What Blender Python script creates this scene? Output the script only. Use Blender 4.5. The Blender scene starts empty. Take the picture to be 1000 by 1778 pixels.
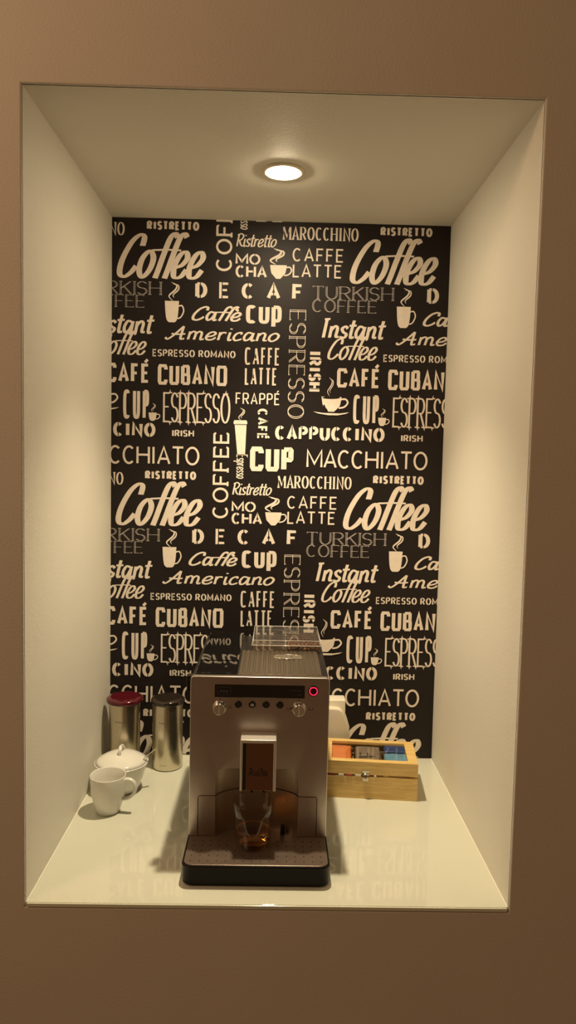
import bpy, bmesh, math, random
from mathutils import Vector, Matrix
from mathutils.geometry import tessellate_polygon
random.seed(5)
PI = math.pi
scene = bpy.context.scene
COL = scene.collection
# ------------------------------------------------------------------ sizes of the place (metres)
HW, DEP, HT = 0.400, 0.601, 1.295          # niche half width, depth, height; shelf top is z = 0

# ------------------------------------------------------------------ materials
def new_mat(name):
    m = bpy.data.materials.new(name); m.use_nodes = True
    return m, m.node_tree.nodes, m.node_tree.links

def pbr(name, col, rough=.5, metal=0., spec=.5, noise=0., nscale=40., bump=0., bscale=200., coat=0., stretch=None, rvar=0., aniso=0., trans=0., ior=1.45):
    m, N, L = new_mat(name)
    b = N['Principled BSDF']
    b.inputs['Base Color'].default_value = (*col, 1)
    b.inputs['Roughness'].default_value = rough
    b.inputs['Metallic'].default_value = metal
    b.inputs['Specular IOR Level'].default_value = spec
    b.inputs['Coat Weight'].default_value = coat
    b.inputs['Anisotropic'].default_value = aniso
    b.inputs['Transmission Weight'].default_value = trans
    b.inputs['IOR'].default_value = ior
    tc = N.new('ShaderNodeTexCoord'); mp = N.new('ShaderNodeMapping')
    L.new(tc.outputs['Object'], mp.inputs['Vector'])
    if stretch: mp.inputs['Scale'].default_value = stretch
    if noise or rvar:
        n = N.new('ShaderNodeTexNoise'); n.inputs['Scale'].default_value = nscale; n.inputs['Detail'].default_value = 5
        L.new(mp.outputs['Vector'], n.inputs['Vector'])
        if noise:
            r = N.new('ShaderNodeMapRange'); r.inputs['To Min'].default_value = 1 - noise; r.inputs['To Max'].default_value = 1 + noise
            L.new(n.outputs['Fac'], r.inputs['Value'])
            mx = N.new('ShaderNodeMix'); mx.data_type = 'RGBA'; mx.blend_type = 'MULTIPLY'; mx.inputs['Factor'].default_value = 1
            mx.inputs[6].default_value = (*col, 1); L.new(r.outputs['Result'], mx.inputs[7]); L.new(mx.outputs[2], b.inputs['Base Color'])
        if rvar:
            r2 = N.new('ShaderNodeMapRange'); r2.inputs['To Min'].default_value = rough - rvar; r2.inputs['To Max'].default_value = rough + rvar
            L.new(n.outputs['Fac'], r2.inputs['Value']); L.new(r2.outputs['Result'], b.inputs['Roughness'])
    if bump:
        n2 = N.new('ShaderNodeTexNoise'); n2.inputs['Scale'].default_value = bscale; n2.inputs['Detail'].default_value = 4
        L.new(mp.outputs['Vector'], n2.inputs['Vector'])
        bp = N.new('ShaderNodeBump'); bp.inputs['Strength'].default_value = bump; bp.inputs['Distance'].default_value = .002
        L.new(n2.outputs['Fac'], bp.inputs['Height']); L.new(bp.outputs['Normal'], b.inputs['Normal'])
    return m

def clear(name, tint=(1, 1, 1), gain=1.0, rough=.02, ior=1.45, haze=0.):
    """thin clear shell: mostly transparent, mirror-like towards grazing angles"""
    m, N, L = new_mat(name)
    N.remove(N['Principled BSDF']); out = N['Material Output']
    t = N.new('ShaderNodeBsdfTransparent'); t.inputs[0].default_value = (*tint, 1)
    g = N.new('ShaderNodeBsdfGlossy'); g.inputs['Roughness'].default_value = rough
    f = N.new('ShaderNodeFresnel'); f.inputs['IOR'].default_value = ior
    ge = N.new('ShaderNodeNewGeometry'); fr = N.new('ShaderNodeMath'); fr.operation = 'SUBTRACT'; fr.inputs[0].default_value = 1; L.new(ge.outputs['Backfacing'], fr.inputs[1])
    fm = N.new('ShaderNodeMath'); fm.operation = 'MULTIPLY'; L.new(fr.outputs[0], fm.inputs[1])
    k = N.new('ShaderNodeMath'); k.operation = 'MULTIPLY'; k.inputs[1].default_value = gain; k.use_clamp = True
    mx = N.new('ShaderNodeMixShader')
    L.new(f.outputs[0], k.inputs[0]); L.new(k.outputs[0], fm.inputs[0]); L.new(fm.outputs[0], mx.inputs[0]); L.new(t.outputs[0], mx.inputs[1]); L.new(g.outputs[0], mx.inputs[2])
    if haze:                                                     # even share of pale grey diffuse, for a frosted look
        d = N.new('ShaderNodeBsdfDiffuse'); d.inputs[0].default_value = (.6, .55, .5, 1)
        m2 = N.new('ShaderNodeMixShader'); m2.inputs[0].default_value = haze; L.new(mx.outputs[0], m2.inputs[1]); L.new(d.outputs[0], m2.inputs[2]); mx = m2
    L.new(mx.outputs[0], out.inputs['Surface'])
    return m

def glow(name, col, strength):
    m, N, L = new_mat(name)
    b = N['Principled BSDF']
    b.inputs['Base Color'].default_value = (*col, 1)
    b.inputs['Emission Color'].default_value = (*col, 1)
    b.inputs['Emission Strength'].default_value = strength
    return m

def wood(name, ca, cb):
    m, N, L = new_mat(name)
    b = N['Principled BSDF']; b.inputs['Roughness'].default_value = .45
    tc = N.new('ShaderNodeTexCoord'); mp = N.new('ShaderNodeMapping'); mp.inputs['Scale'].default_value = (6, 60, 60)
    n = N.new('ShaderNodeTexNoise'); n.inputs['Scale'].default_value = 3; n.inputs['Detail'].default_value = 6; n.inputs['Distortion'].default_value = .6
    r = N.new('ShaderNodeValToRGB'); r.color_ramp.elements[0].color = (*ca, 1); r.color_ramp.elements[1].color = (*cb, 1)
    r.color_ramp.elements[0].position = .3; r.color_ramp.elements[1].position = .7
    L.new(tc.outputs['Object'], mp.inputs['Vector']); L.new(mp.outputs['Vector'], n.inputs['Vector']); L.new(n.outputs['Fac'], r.inputs['Fac']); L.new(r.outputs['Color'], b.inputs['Base Color'])
    return m

M = dict(
    paint=pbr('front_wall_paint', (.74, .69, .615), .8, noise=.04, nscale=9, bump=.25, bscale=260),
    niche=pbr('niche_paint', (.77, .745, .665), .62, noise=.02, nscale=7, bump=.12, bscale=160),
    paper=pbr('wallpaper_black', (.0145, .0102, .0098), .5, spec=.35, noise=.15, nscale=60, bump=.08, bscale=500),
    ink=pbr('wallpaper_cream_print', (.88, .785, .69), .6, noise=.10, nscale=90),
    inkgrey=pbr('wallpaper_grey_print', (.58, .53, .50), .6, noise=.12, nscale=90),
    shelf=pbr('back_painted_glass', (.71, .72, .61), .015, spec=.95, coat=.0, noise=.01, nscale=4),
    shelfedge=pbr('polished_glass_edge', (.80, .84, .70), .15),
    silicone=pbr('white_silicone', (.88, .86, .76), .4),
    porcelain=pbr('white_porcelain', (.82, .80, .74), .12, spec=.5, coat=.3, noise=.01),
    steel=pbr('brushed_steel', (.62, .56, .44), .27, 1, noise=.08, nscale=30, stretch=(1, 1, .03), rvar=.05),
    steeltext=pbr('etched_print', (.12, .10, .08), .5),
    redlid=pbr('dark_red_plastic', (.085, .004, .010), .14, coat=.5),
    blacklid=pbr('black_brown_plastic', (.022, .014, .010), .14, coat=.5),
    alu=pbr('brushed_aluminium', (.55, .49, .455), .36, 1, noise=.05, nscale=40, stretch=(.05, 1, 1), rvar=.04),
    recess=pbr('satin_aluminium', (.54, .47, .39), .45, 1, noise=.05, nscale=30, stretch=(1, 1, .05)),
    chrome=pbr('chrome', (.86, .84, .80), .10, 1),
    softchrome=pbr('satin_chrome', (.80, .77, .72), .30, .55),
    gloss=pbr('glossy_black_plastic', (.005, .0045, .0045), .03, spec=.6, coat=.6),
    black=pbr('satin_black_plastic', (.010, .008, .007), .30, noise=.1),
    tray=pbr('black_tray_plastic', (.006, .0045, .004), .38, spec=.18, noise=.1),
    plate=pbr('dark_drip_plate', (.24, .185, .15), .32, .62, noise=.15, nscale=50, rvar=.06),
    hole=pbr('dark_hole', (.006, .004, .003), .8),
    ridge=pbr('ribbed_warming_plate', (.27, .225, .17), .36, .9, noise=.12, nscale=30, stretch=(1, .2, 1)),
    cavity=pbr('recess_plastic', (.15, .125, .09), .5),
    mirror=pbr('dark_mirror_plate', (.30, .165, .10), .06, .95),
    mark=pbr('dark_print', (.035, .018, .012), .5),
    dim=pbr('faint_grey_print', (.09, .085, .08), .5),
    white=pbr('white_print', (.62, .60, .56), .5),
    led=glow('red_light_ring', (1.0, .02, .09), 1.1),
    lens=glow('lamp_lens', (1.0, .80, .53), 290.),
    acrylic=clear('clear_acrylic', (.86, .82, .78), 2.0, .03, haze=.05),
    acrylicedge=pbr('polished_acrylic_edge', (.70, .66, .62), .12, .25),
    glass=clear('clear_glass', (.90, .88, .85), 1.7, .02),
    pane=clear('lid_pane', (.93, .93, .93), 1.2, .03),
    drink=pbr('amber_liquid', (.66, .30, .06), .02, trans=1, ior=1.33),
    bean=pbr('roasted_bean', (.13, .052, .022), .32, noise=.3, nscale=200, coat=.2),
    wood=wood('pale_wood', (.66, .42, .13), (.86, .62, .25)),
    orange=pbr('orange_foil', (.90, .27, .07), .3, noise=.2, nscale=60),
    taupe=pbr('brown_grey_foil', (.30, .235, .17), .3, noise=.25, nscale=70),
    blue=pbr('deep_blue_foil', (.05, .09, .26), .3, noise=.25, nscale=60),
    sky=pbr('light_blue_foil', (.20, .44, .62), .3, noise=.25, nscale=60),
    wine=pbr('wine_red_foil', (.16, .015, .02), .35, noise=.2),
    red=pbr('red_foil', (.42, .06, .03), .35, noise=.2),
    tag=pbr('white_paper', (.80, .76, .66), .6),
    plastic=pbr('white_plastic', (.82, .76, .62), .35),
    latch=pbr('nickel_latch', (.62, .57, .50), .22, 1),
)

# ------------------------------------------------------------------ mesh helpers
def box(bm, x0, x1, y0, y1, z0, z1, mi=0, mat=None):
    vs = [Vector((x, y, z)) for x in (x0, x1) for y in (y0, y1) for z in (z0, z1)]
    if mat: vs = [mat @ v for v in vs]
    v = [bm.verts.new(p) for p in vs]
    fs = [bm.faces.new([v[i] for i in q]) for q in ((0, 1, 3, 2), (4, 6, 7, 5), (0, 4, 5, 1), (2, 3, 7, 6), (0, 2, 6, 4), (1, 5, 7, 3))]
    for f in fs: f.material_index = mi
    return fs

def bevel(bm, w, seg=2, ang=30):
    bm.normal_update()
    es = [e for e in bm.edges if len(e.link_faces) == 2 and e.calc_face_angle(0) > math.radians(ang)]
    bmesh.ops.bevel(bm, geom=es, offset=w, segments=seg, affect='EDGES', profile=.5, clamp_overlap=True)

def prism(bm, pts, axis, a, b, mi=0):
    """closed outline extruded along an axis: 'y' takes (x, z) points, 'x' takes (y, z), 'z' takes (x, y)"""
    def P(p, t): return {'y': (p[0], t, p[1]), 'x': (t, p[0], p[1]), 'z': (p[0], p[1], t)}[axis]
    A = [bm.verts.new(P(p, a)) for p in pts]; B = [bm.verts.new(P(p, b)) for p in pts]
    n = len(pts); fs = [bm.faces.new(A), bm.faces.new(B[::-1])]
    for i in range(n): fs.append(bm.faces.new((A[i], B[i], B[(i + 1) % n], A[(i + 1) % n])))
    for f in fs: f.material_index = mi
    bmesh.ops.recalc_face_normals(bm, faces=fs)
    return fs

def lathe(bm, prof, cx=0, cy=0, seg=56, mi=0, closed=False):
    """profile of (radius, z); radius 0 closes on the axis"""
    rings = []
    for r, z in prof:
        if r < 1e-6: rings.append([bm.verts.new((cx, cy, z))])
        else: rings.append([bm.verts.new((cx + r * math.cos(2 * PI * k / seg), cy + r * math.sin(2 * PI * k / seg), z)) for k in range(seg)])
    pairs = list(zip(rings, rings[1:])) + ([(rings[-1], rings[0])] if closed else [])
    fs = []
    for A, B in pairs:
        for k in range(seg):
            k2 = (k + 1) % seg
            if len(A) == 1 and len(B) == 1: continue
            if len(A) == 1: q = (A[0], B[k], B[k2])
            elif len(B) == 1: q = (A[k], A[k2], B[0])
            else: q = (A[k], A[k2], B[k2], B[k])
            fs.append(bm.faces.new(q))
    for f in fs: f.material_index = mi; f.smooth = True
    bmesh.ops.recalc_face_normals(bm, faces=fs)
    return fs

def tube(bm, pts, rad, seg=12, flat=1.0, caps=True, up=Vector((0, 0, 1)), mi=0):
    pts = [Vector(p) for p in pts]; n = len(pts)
    rings = []
    for i, p in enumerate(pts):
        t = (pts[min(i + 1, n - 1)] - pts[max(i - 1, 0)]).normalized()
        s = t.cross(up)
        if s.length < 1e-5: s = t.cross(Vector((1, 0, 0)))
        s.normalize(); u = s.cross(t)
        r = rad[i] if isinstance(rad, (list, tuple)) else rad
        rings.append([bm.verts.new(p + s * (r * math.cos(2 * PI * k / seg)) + u * (r * flat * math.sin(2 * PI * k / seg))) for k in range(seg)])
    fs = []
    for A, B in zip(rings, rings[1:]):
        for k in range(seg): fs.append(bm.faces.new((A[k], A[(k + 1) % seg], B[(k + 1) % seg], B[k])))
    if caps: fs += [bm.faces.new(rings[0][::-1]), bm.faces.new(rings[-1])]
    for f in fs: f.smooth = True; f.material_index = mi
    bmesh.ops.recalc_face_normals(bm, faces=fs)

def smooth(pts, n=8, closed=False):
    """Catmull-Rom through points of any dimension"""
    P = [Vector(p) for p in pts]; N = len(P); out = []
    for i in range(N if closed else N - 1):
        a, b, c, d = (P[(i + j - 1) % N] if closed else P[min(max(i + j - 1, 0), N - 1)] for j in range(4))
        for k in range(n):
            t = k / n
            out.append(.5 * ((2 * b) + (c - a) * t + (2 * a - 5 * b + 4 * c - d) * t * t + (3 * b - a - 3 * c + d) * t ** 3))
    out.append(P[0].copy() if closed else P[-1].copy())
    return out

def obj(name, bm, mats, parent=None, smooth_ang=None):
    me = bpy.data.meshes.new(name); bm.to_mesh(me); bm.free()
    for m in (mats if isinstance(mats, (list, tuple)) else [mats]): me.materials.append(m)
    o = bpy.data.objects.new(name, me); COL.objects.link(o)
    if parent: o.parent = parent
    if smooth_ang is not None:
        for p in me.polygons: p.use_smooth = True
        me.set_sharp_from_angle(angle=math.radians(smooth_ang))
    return o

def tag(o, label, cat, group=None):
    o['label'] = label; o['category'] = cat
    if group: o['group'] = group
    return o

def thing(name, label, cat, loc=(0, 0, 0), rz=0, group=None):
    o = bpy.data.objects.new(name, None); COL.objects.link(o)
    o.empty_display_size = .02; o.location = loc; o.rotation_euler = (0, 0, rz)
    return tag(o, label, cat, group)

def struct(name, bm, mats, ang=None):
    o = obj(name, bm, mats, None, ang); o['kind'] = 'structure'; return o

def BM(): return bmesh.new()

# ------------------------------------------------------------------ drawn lettering
def sup(cx, cy, rx, ry, a0, a1, e=2.0, n=None):
    n = n or max(6, int(abs(a1 - a0) / 9)); out = []
    if e > 6:                                                    # squared letters: straight sides, small chamfers
        def sq(a):
            c, s = math.cos(math.radians(a)), math.sin(math.radians(a)); m = max(abs(c), abs(s)); return (cx + rx * c / m, cy + ry * s / m)
        d = 1 if a1 > a0 else -1; out = [sq(a0)]
        ks = [k for k in range(-315, 720, 90) if min(a0, a1) < k < max(a0, a1)]
        for k in sorted(ks, reverse=d < 0): out += [sq(k - d * 7), sq(k + d * 7)]
        return out + [sq(a1)]
    for i in range(n + 1):
        a = math.radians(a0 + (a1 - a0) * i / n); c, s = math.cos(a), math.sin(a)
        out.append((cx + rx * math.copysign(abs(c) ** (2 / e), c), cy + ry * math.copysign(abs(s) ** (2 / e), s)))
    return out

def cap(ch, e):
    """capital skeleton in the unit square -> (relative width, strokes)"""
    op = 48 if e < 4 else 30
    bowl = lambda x, ym, ry, r=1: [(0, ym + ry)] + sup(x, ym, r - x, ry, 90, -90, e) + [(0, ym - ry)]
    G = {
        'A': (1.0, [[(0, 0), (.5, 1), (1, 0)], [(.2, .3), (.8, .3)]]),
        'B': (.9, [[(0, 0), (0, 1)], bowl(.5, .76, .24, .92), bowl(.5, .26, .26, 1)]),
        'G': (1.0, [sup(.5, .5, .5, .5, 48, 350, e) + [(1, .46), (.6, .46)]]),
        'C': (.95, [sup(.5, .5, .5, .5, op, 360 - op, e)]),
        'D': (.95, [[(0, 0), (0, 1)], bowl(.4, .5, .5)]),
        'E': (.8, [[(1, 1), (0, 1), (0, 0), (1, 0)], [(0, .52), (.85, .52)]]),
        'F': (.78, [[(1, 1), (0, 1), (0, 0)], [(0, .5), (.85, .5)]]),
        'H': (1.0, [[(0, 0), (0, 1)], [(1, 0), (1, 1)], [(0, .52), (1, .52)]]),
        'I': (.0, [[(.5, 0), (.5, 1)]]),
        'K': (.95, [[(0, 0), (0, 1)], [(.95, 1), (0, .42)], [(.32, .6), (1, 0)]]),
        'L': (.75, [[(0, 1), (0, 0), (1, 0)]]),
        'M': (1.2, [[(0, 0), (.0, 1), (.5, .2), (1, 1), (1, 0)]]),
        'N': (1.0, [[(0, 0), (0, 1), (1, 0), (1, 1)]]),
        'O': (1.05, [sup(.5, .5, .5, .5, 90, 450, e)]),
        'P': (.85, [[(0, 0), (0, 1)], bowl(.5, .74, .26)]),
        'R': (.92, [[(0, 0), (0, 1)], bowl(.5, .74, .26, .95), [(.45, .48), (1, 0)]]),
        'S': (.82, [sup(.5, .75, .5, .25, 25, 270, e) + sup(.5, .25, .5, .25, 90, -155, e)[1:]]),
        'T': (.95, [[(0, 1), (1, 1)], [(.5, 0), (.5, 1)]]),
        'U': (.95, [[(0, 1), (0, .4)] + sup(.5, .4, .5, .4, 180, 360, e) + [(1, 1)]]),
        'p': (.9, [[(0, -.28), (0, 1)], bowl(.5, .55, .45)]),
    }
    return G[ch]

def low(ch):
    """hand-lettered lower case and script capitals, x-height .62 -> (advance, strokes)"""
    X = .62
    S = lambda *p: smooth(p, 7)
    o_ = smooth([(.32, X), (.09, .45), (.06, .16), (.24, 0), (.47, .18), (.52, .46)], 6, True)
    G = {
        'C': (.80, [S((.80, .74), (.80, .94), (.62, 1.0), (.34, .82), (.12, .42), (.12, .1), (.32, 0), (.56, .10), (.72, .26))]),
        'R': (.74, [S((.16, 0), (.14, .5), (.16, 1)), S((.0, .9), (.36, 1.02), (.66, .84), (.5, .56), (.18, .48)), S((.3, .5), (.5, .16), (.76, 0))]),
        'I': (.46, [[(.22, 0), (.22, 1)], [(.08, .98), (.4, 1.0)]]),
        'A': (.98, [S((-.12, .12), (.04, 0), (.3, .3), (.62, .86), (.70, 1.0)), S((.70, 1.0), (.70, .5), (.72, .04), (.92, .06)), S((.16, .42), (.5, .38), (.9, .42))]),
        'E': (.62, [[(.55, 1), (.1, 1), (.1, 0), (.55, 0)], [(.1, .52), (.5, .52)]]),
        'M': (1.15, [S((0, .02), (.16, .3), (.34, 1)), [(.34, 1), (.42, .12)], S((.42, .12), (.62, .6), (.84, 1)), S((.84, 1), (.84, .4), (.88, .02), (1.08, .1))]),
        'a': (.64, [smooth([(.46, X - .06), (.2, X), (.06, .3), (.16, .02), (.36, .14), (.5, .5)], 6), S((.5, X), (.49, .25), (.52, .02), (.68, .06))]),
        'b': (.58, [[(.1, 1), (.1, 0)], smooth([(.1, .4), (.28, X), (.5, .4), (.4, .04), (.1, .06)], 6)]),
        'c': (.50, [S((.44, .48), (.36, X), (.14, .5), (.06, .2), (.2, 0), (.5, .12))]),
        'e': (.60, [S((.10, .24), (.36, .31), (.52, .48), (.40, X), (.20, .54), (.07, .28), (.12, .06), (.26, .0), (.44, .05), (.58, .20))]),
        'f': (.36, [S((.70, .96), (.58, 1.05), (.42, .94), (.30, .55), (.22, .2), (.16, -.02))]),
        'i': (.30, [S((.14, X), (.13, .2), (.18, .0), (.32, .06)), S((.14, .84), (.15, .92))]),
        'l': (.30, [S((.14, 1), (.13, .2), (.18, .0), (.32, .06))]),
        'm': (.92, [[(.1, 0), (.1, X)], S((.1, .4), (.26, X), (.42, .5), (.42, 0)), S((.42, .4), (.58, X), (.74, .5), (.76, .04), (.94, .06))]),
        'n': (.62, [[(.1, 0), (.1, X)], S((.1, .38), (.3, X), (.46, .5), (.46, .08), (.64, .06))]),
        'o': (.58, [o_]),
        'p': (.58, [[(.1, -.32), (.1, X)], smooth([(.1, .46), (.3, X), (.5, .4), (.4, .04), (.1, .06)], 6)]),
        'r': (.44, [[(.1, 0), (.1, X)], S((.1, .36), (.24, .58), (.44, .56))]),
        's': (.46, [S((.42, .5), (.28, X), (.1, .5), (.2, .32), (.4, .2), (.32, .02), (.04, .06))]),
        't': (.40, [S((.22, .95), (.18, .3), (.22, .02), (.40, .06)), [(.0, .66), (.42, .68)]]),
    }
    return G[ch]

class Print:
    """flat lettering collected as faces on (u, v); the placing function turns them into points"""
    def __init__(self): self.f = []; self.k = 0; self.xf = None
    def poly(self, pts, mi=1):
        self.k += 1
        pts = [tuple(p)[:2] for p in pts]
        if self.xf: pts = [self.xf(p) for p in pts]
        if len(pts) == 4: tri = [(0, 1, 2, 3)]
        else: tri = tessellate_polygon([[Vector((*p, 0)) for p in pts]])
        for t in tri: self.f.append(([pts[i] for i in t], mi, self.k))
    def ribbon(self, pts, wv, wh, mi=1, taper=None):
        P = []
        for p in pts:
            p = Vector(tuple(p)[:2])
            if not P or (p - P[-1]).length > 1e-7: P.append(p)
        if len(P) < 2: return
        closed = (P[0] - P[-1]).length < 1e-6 and len(P) > 3
        if closed: P.pop()
        n = len(P)
        def hw(t): return .5 * math.hypot(wv * t.y, wh * t.x)
        L, R = [], []
        for i in range(n):
            a = P[i] - P[(i - 1) % n] if (closed or i > 0) else None
            b = P[(i + 1) % n] - P[i] if (closed or i < n - 1) else None
            a = a.normalized() if a else None; b = b.normalized() if b else None
            a = a or b; b = b or a
            na, nb = Vector((-a.y, a.x)), Vector((-b.y, b.x))
            ha, hb = hw(a), hw(b)
            if taper:
                s = taper(i / (n - 1)); ha *= s; hb *= s
            m = na + nb
            if m.length < .35:                                   # very sharp turn: no mitre
                m = nb; w = hb
            else:
                m.normalize(); w = .5 * (ha + hb) / max(.6, m.dot(nb))
            L.append(P[i] + m * w); R.append(P[i] - m * w)
        for i in range(n if closed else n - 1):
            j = (i + 1) % n
            self.poly([R[i], R[j], L[j], L[i]], mi)
    def word(self, text, x0, x1, zt, zb, wv, wh, e=2.0, gap=.2, serif=0, slab=None, stencil=False, rot=0, mi=1, shear=0, script=False, inline=False, spike=False, weights=None, bars=None):
        """fit capitals (or script) into the wall box x0..x1, zb..zt; rot 90 reads upwards, -90 downwards; pen widths are parts of the cap height"""
        W, H = (x1 - x0, zt - zb) if rot == 0 else (zt - zb, x1 - x0)
        wv *= H; wh *= H
        # (u, v) in the box -> wall
        if rot == 0: place = lambda u, v: (x0 + u, zb + v)
        elif rot == 90: place = lambda u, v: (x1 - v, zb + u)
        else: place = lambda u, v: (x0 + v, zt - u)
        old = self.xf; outer = old or (lambda p: p)
        if script:
            adv = []; pen = 0
            for ch in text:
                ch = {'è': 'e', 'é': 'e'}.get(ch, ch)
                adv.append(pen); pen += low(ch)[0] + (gap if ch != ' ' else 0)
            tot = pen - gap
            sc = (W - shear * H * .8) / tot
            ps = []
            for ch, ax in zip(text, adv):
                c0 = {'è': 'e', 'é': 'e'}.get(ch, ch)
                for st in low(c0)[1]:
                    ps.append([((ax + p[0]) * sc, p[1] * H) for p in st])
                if c0 != ch: ps.append([((ax + .14) * sc, .92 * H), ((ax + .34) * sc, .74 * H)])
            self.xf = lambda p: outer(place(p[0] + shear * p[1], p[1]))
            for p in ps: self.ribbon(p, wv, wh, mi)
            for (a, b, y) in (bars or []):
                self.ribbon([(a * tot * sc, y * H - .012 * H), ((a + b) / 2 * tot * sc, y * H + .01 * H), (b * tot * sc, y * H)], wh * .7, wh * .7, mi)
            self.xf = old; return
        ws = []
        for ch in text:
            c0 = 'E' if ch == 'É' else ch
            ws.append(None if ch == ' ' else cap(c0, e)[0])
        g = gap * H; ipad = .16 * H if gap < .1 else 0
        fixed = sum(wv + ipad if (w == 0) else 0 for w in ws if w is not None) + g * (len(text) - 1)
        flex = sum(w if w is not None else .35 for w in ws if w != 0)
        unit = (W - fixed) / max(flex, 1e-6)
        self.xf = lambda p: outer(place(p[0] + shear * (p[1] - H / 2), p[1]))
        u = 0
        for ch, w in zip(text, ws):
            if w is None: u += .35 * unit + g; continue
            c0 = 'E' if ch == 'É' else ch
            gw = wv + ipad if w == 0 else w * unit
            hv, hh = wv / 2, wh / 2
            mp = lambda p: (u + hv + p[0] * (gw - 2 * hv), hh + p[1] * (H - 2 * hh))
            for st in cap(c0, e)[1]:
                q = [mp(p) for p in st]
                if inline:
                    d = wv * .36
                    for sgn in (-1, 1):
                        self.ribbon([(p[0] + sgn * d, p[1]) for p in q], wv * .26, wh * .8, mi)
                else: self.ribbon(q, wv, wh, mi)
                if serif:
                    for a, b in ((st[0], st[1]), (st[-1], st[-2])):
                        if abs(a[0] - b[0]) < .55 * abs(a[1] - b[1]) + 1e-6 and (a[1] < .02 or a[1] > .98) and len(st) < 12:
                            c = mp(a); s = serif * H; t = (slab or .05) * H
                            yy = c[1] + (-hh + t / 2 if a[1] < .02 else hh - t / 2)
                            self.ribbon([(c[0] - hv - s, yy), (c[0] + hv + s, yy)], t, t, mi)
                        elif abs(a[1] - b[1]) < 1e-6 and c0 in 'EFLT' and not (c0 == 'T' and wv > .2 * H) and a[1] in (0, 1):
                            c = mp(a); t = (slab or .05) * H; s = serif * H * 1.6
                            self.ribbon([(c[0], c[1]), (c[0], c[1] + (-s if a[1] else s))], t, t, mi)
                if spike:
                    for a in (st[0], st[-1]):
                        if a[1] in (0, 1):
                            c = mp(a); s = (-1 if a[1] == 0 else 1)
                            self.poly([(c[0] - wv * .5, c[1]), (c[0] + wv * .5, c[1]), (c[0] + wv * .35, c[1] + s * H * .13)], mi)
                            self.ribbon([(c[0] - wv * 1.3, c[1] + s * H * .0), (c[0] + wv * 1.3, c[1] + s * H * .02)], wh * .8, wh * .8, mi)
            if stencil and c0 not in 'I':
                s = .06 * H; cx = u + gw * {'R': .34, 'P': .34, 'E': .30, 'F': .30, 'N': .3, 'H': .72, 'S': .5, 'D': .42}.get(c0, .5)
                if c0 in 'CODPRSUAENHM': self.poly([(cx - s / 2, -.02 * H), (cx + s / 2, -.02 * H), (cx + s / 2, 1.02 * H), (cx - s / 2, 1.02 * H)], 0)
            if ch == 'É': self.ribbon([(u + gw * .45, H * 1.06), (u + gw * .75, H * 1.22)], wv * .8, wv * .8, mi)
            u += gw + g
        self.xf = old
    def steam(self, x0, x1, zb, zt, mi=1):
        w, h = x1 - x0, zt - zb
        for dx, s, lo in ((0, 1, 0), (.34, .8, .16)):
            pts = smooth([(x0 + w * (.42 + dx * .3), zb + h * lo), (x0 + w * (.12 + dx), zb + h * (.25 + lo * .4)), (x0 + w * (.62 + dx * .7), zb + h * .58), (x0 + w * (.72 + dx * .4), zb + h * .82), (x0 + w * (.3 + dx * .4), zb + h * (.98 - dx * .3))], 8)
            self.ribbon(pts, w * .10 * s, w * .10 * s, mi, lambda t: .25 + 1.1 * math.sin(PI * min(1, max(0, t))))
    def cup(self, x0, x1, zb, zt, hx, taper=.16, roundb=.2, hz=.75, mi=1):
        """filled cup outline with a looped handle out to hx"""
        w, h = x1 - x0, zt - zb; pts = [(x0, zt), (x1, zt)]
        pts += smooth([(x1, zt), (x1 - w * taper * .35, zb + h * .45), (x1 - w * taper, zb + h * roundb), (x1 - w * (taper + .16), zb)], 6)[1:]
        pts += smooth([(x0 + w * (taper + .16), zb), (x0 + w * taper, zb + h * roundb), (x0 + w * taper * .35, zb + h * .45), (x0, zt)], 6)[:-1]
        self.poly(pts[::-1], mi)
        d = hx - x1
        self.ribbon(smooth([(x1 - w * .04, zb + h * (hz + .08)), (x1 + d * .6, zb + h * (hz + .1)), (hx - d * .08, zb + h * (hz - .14)), (x1 + d * .4, zb + h * (hz - .42)), (x1 - w * taper * .7, zb + h * (hz - .5))], 7), d * .26, d * .26, mi)

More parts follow.
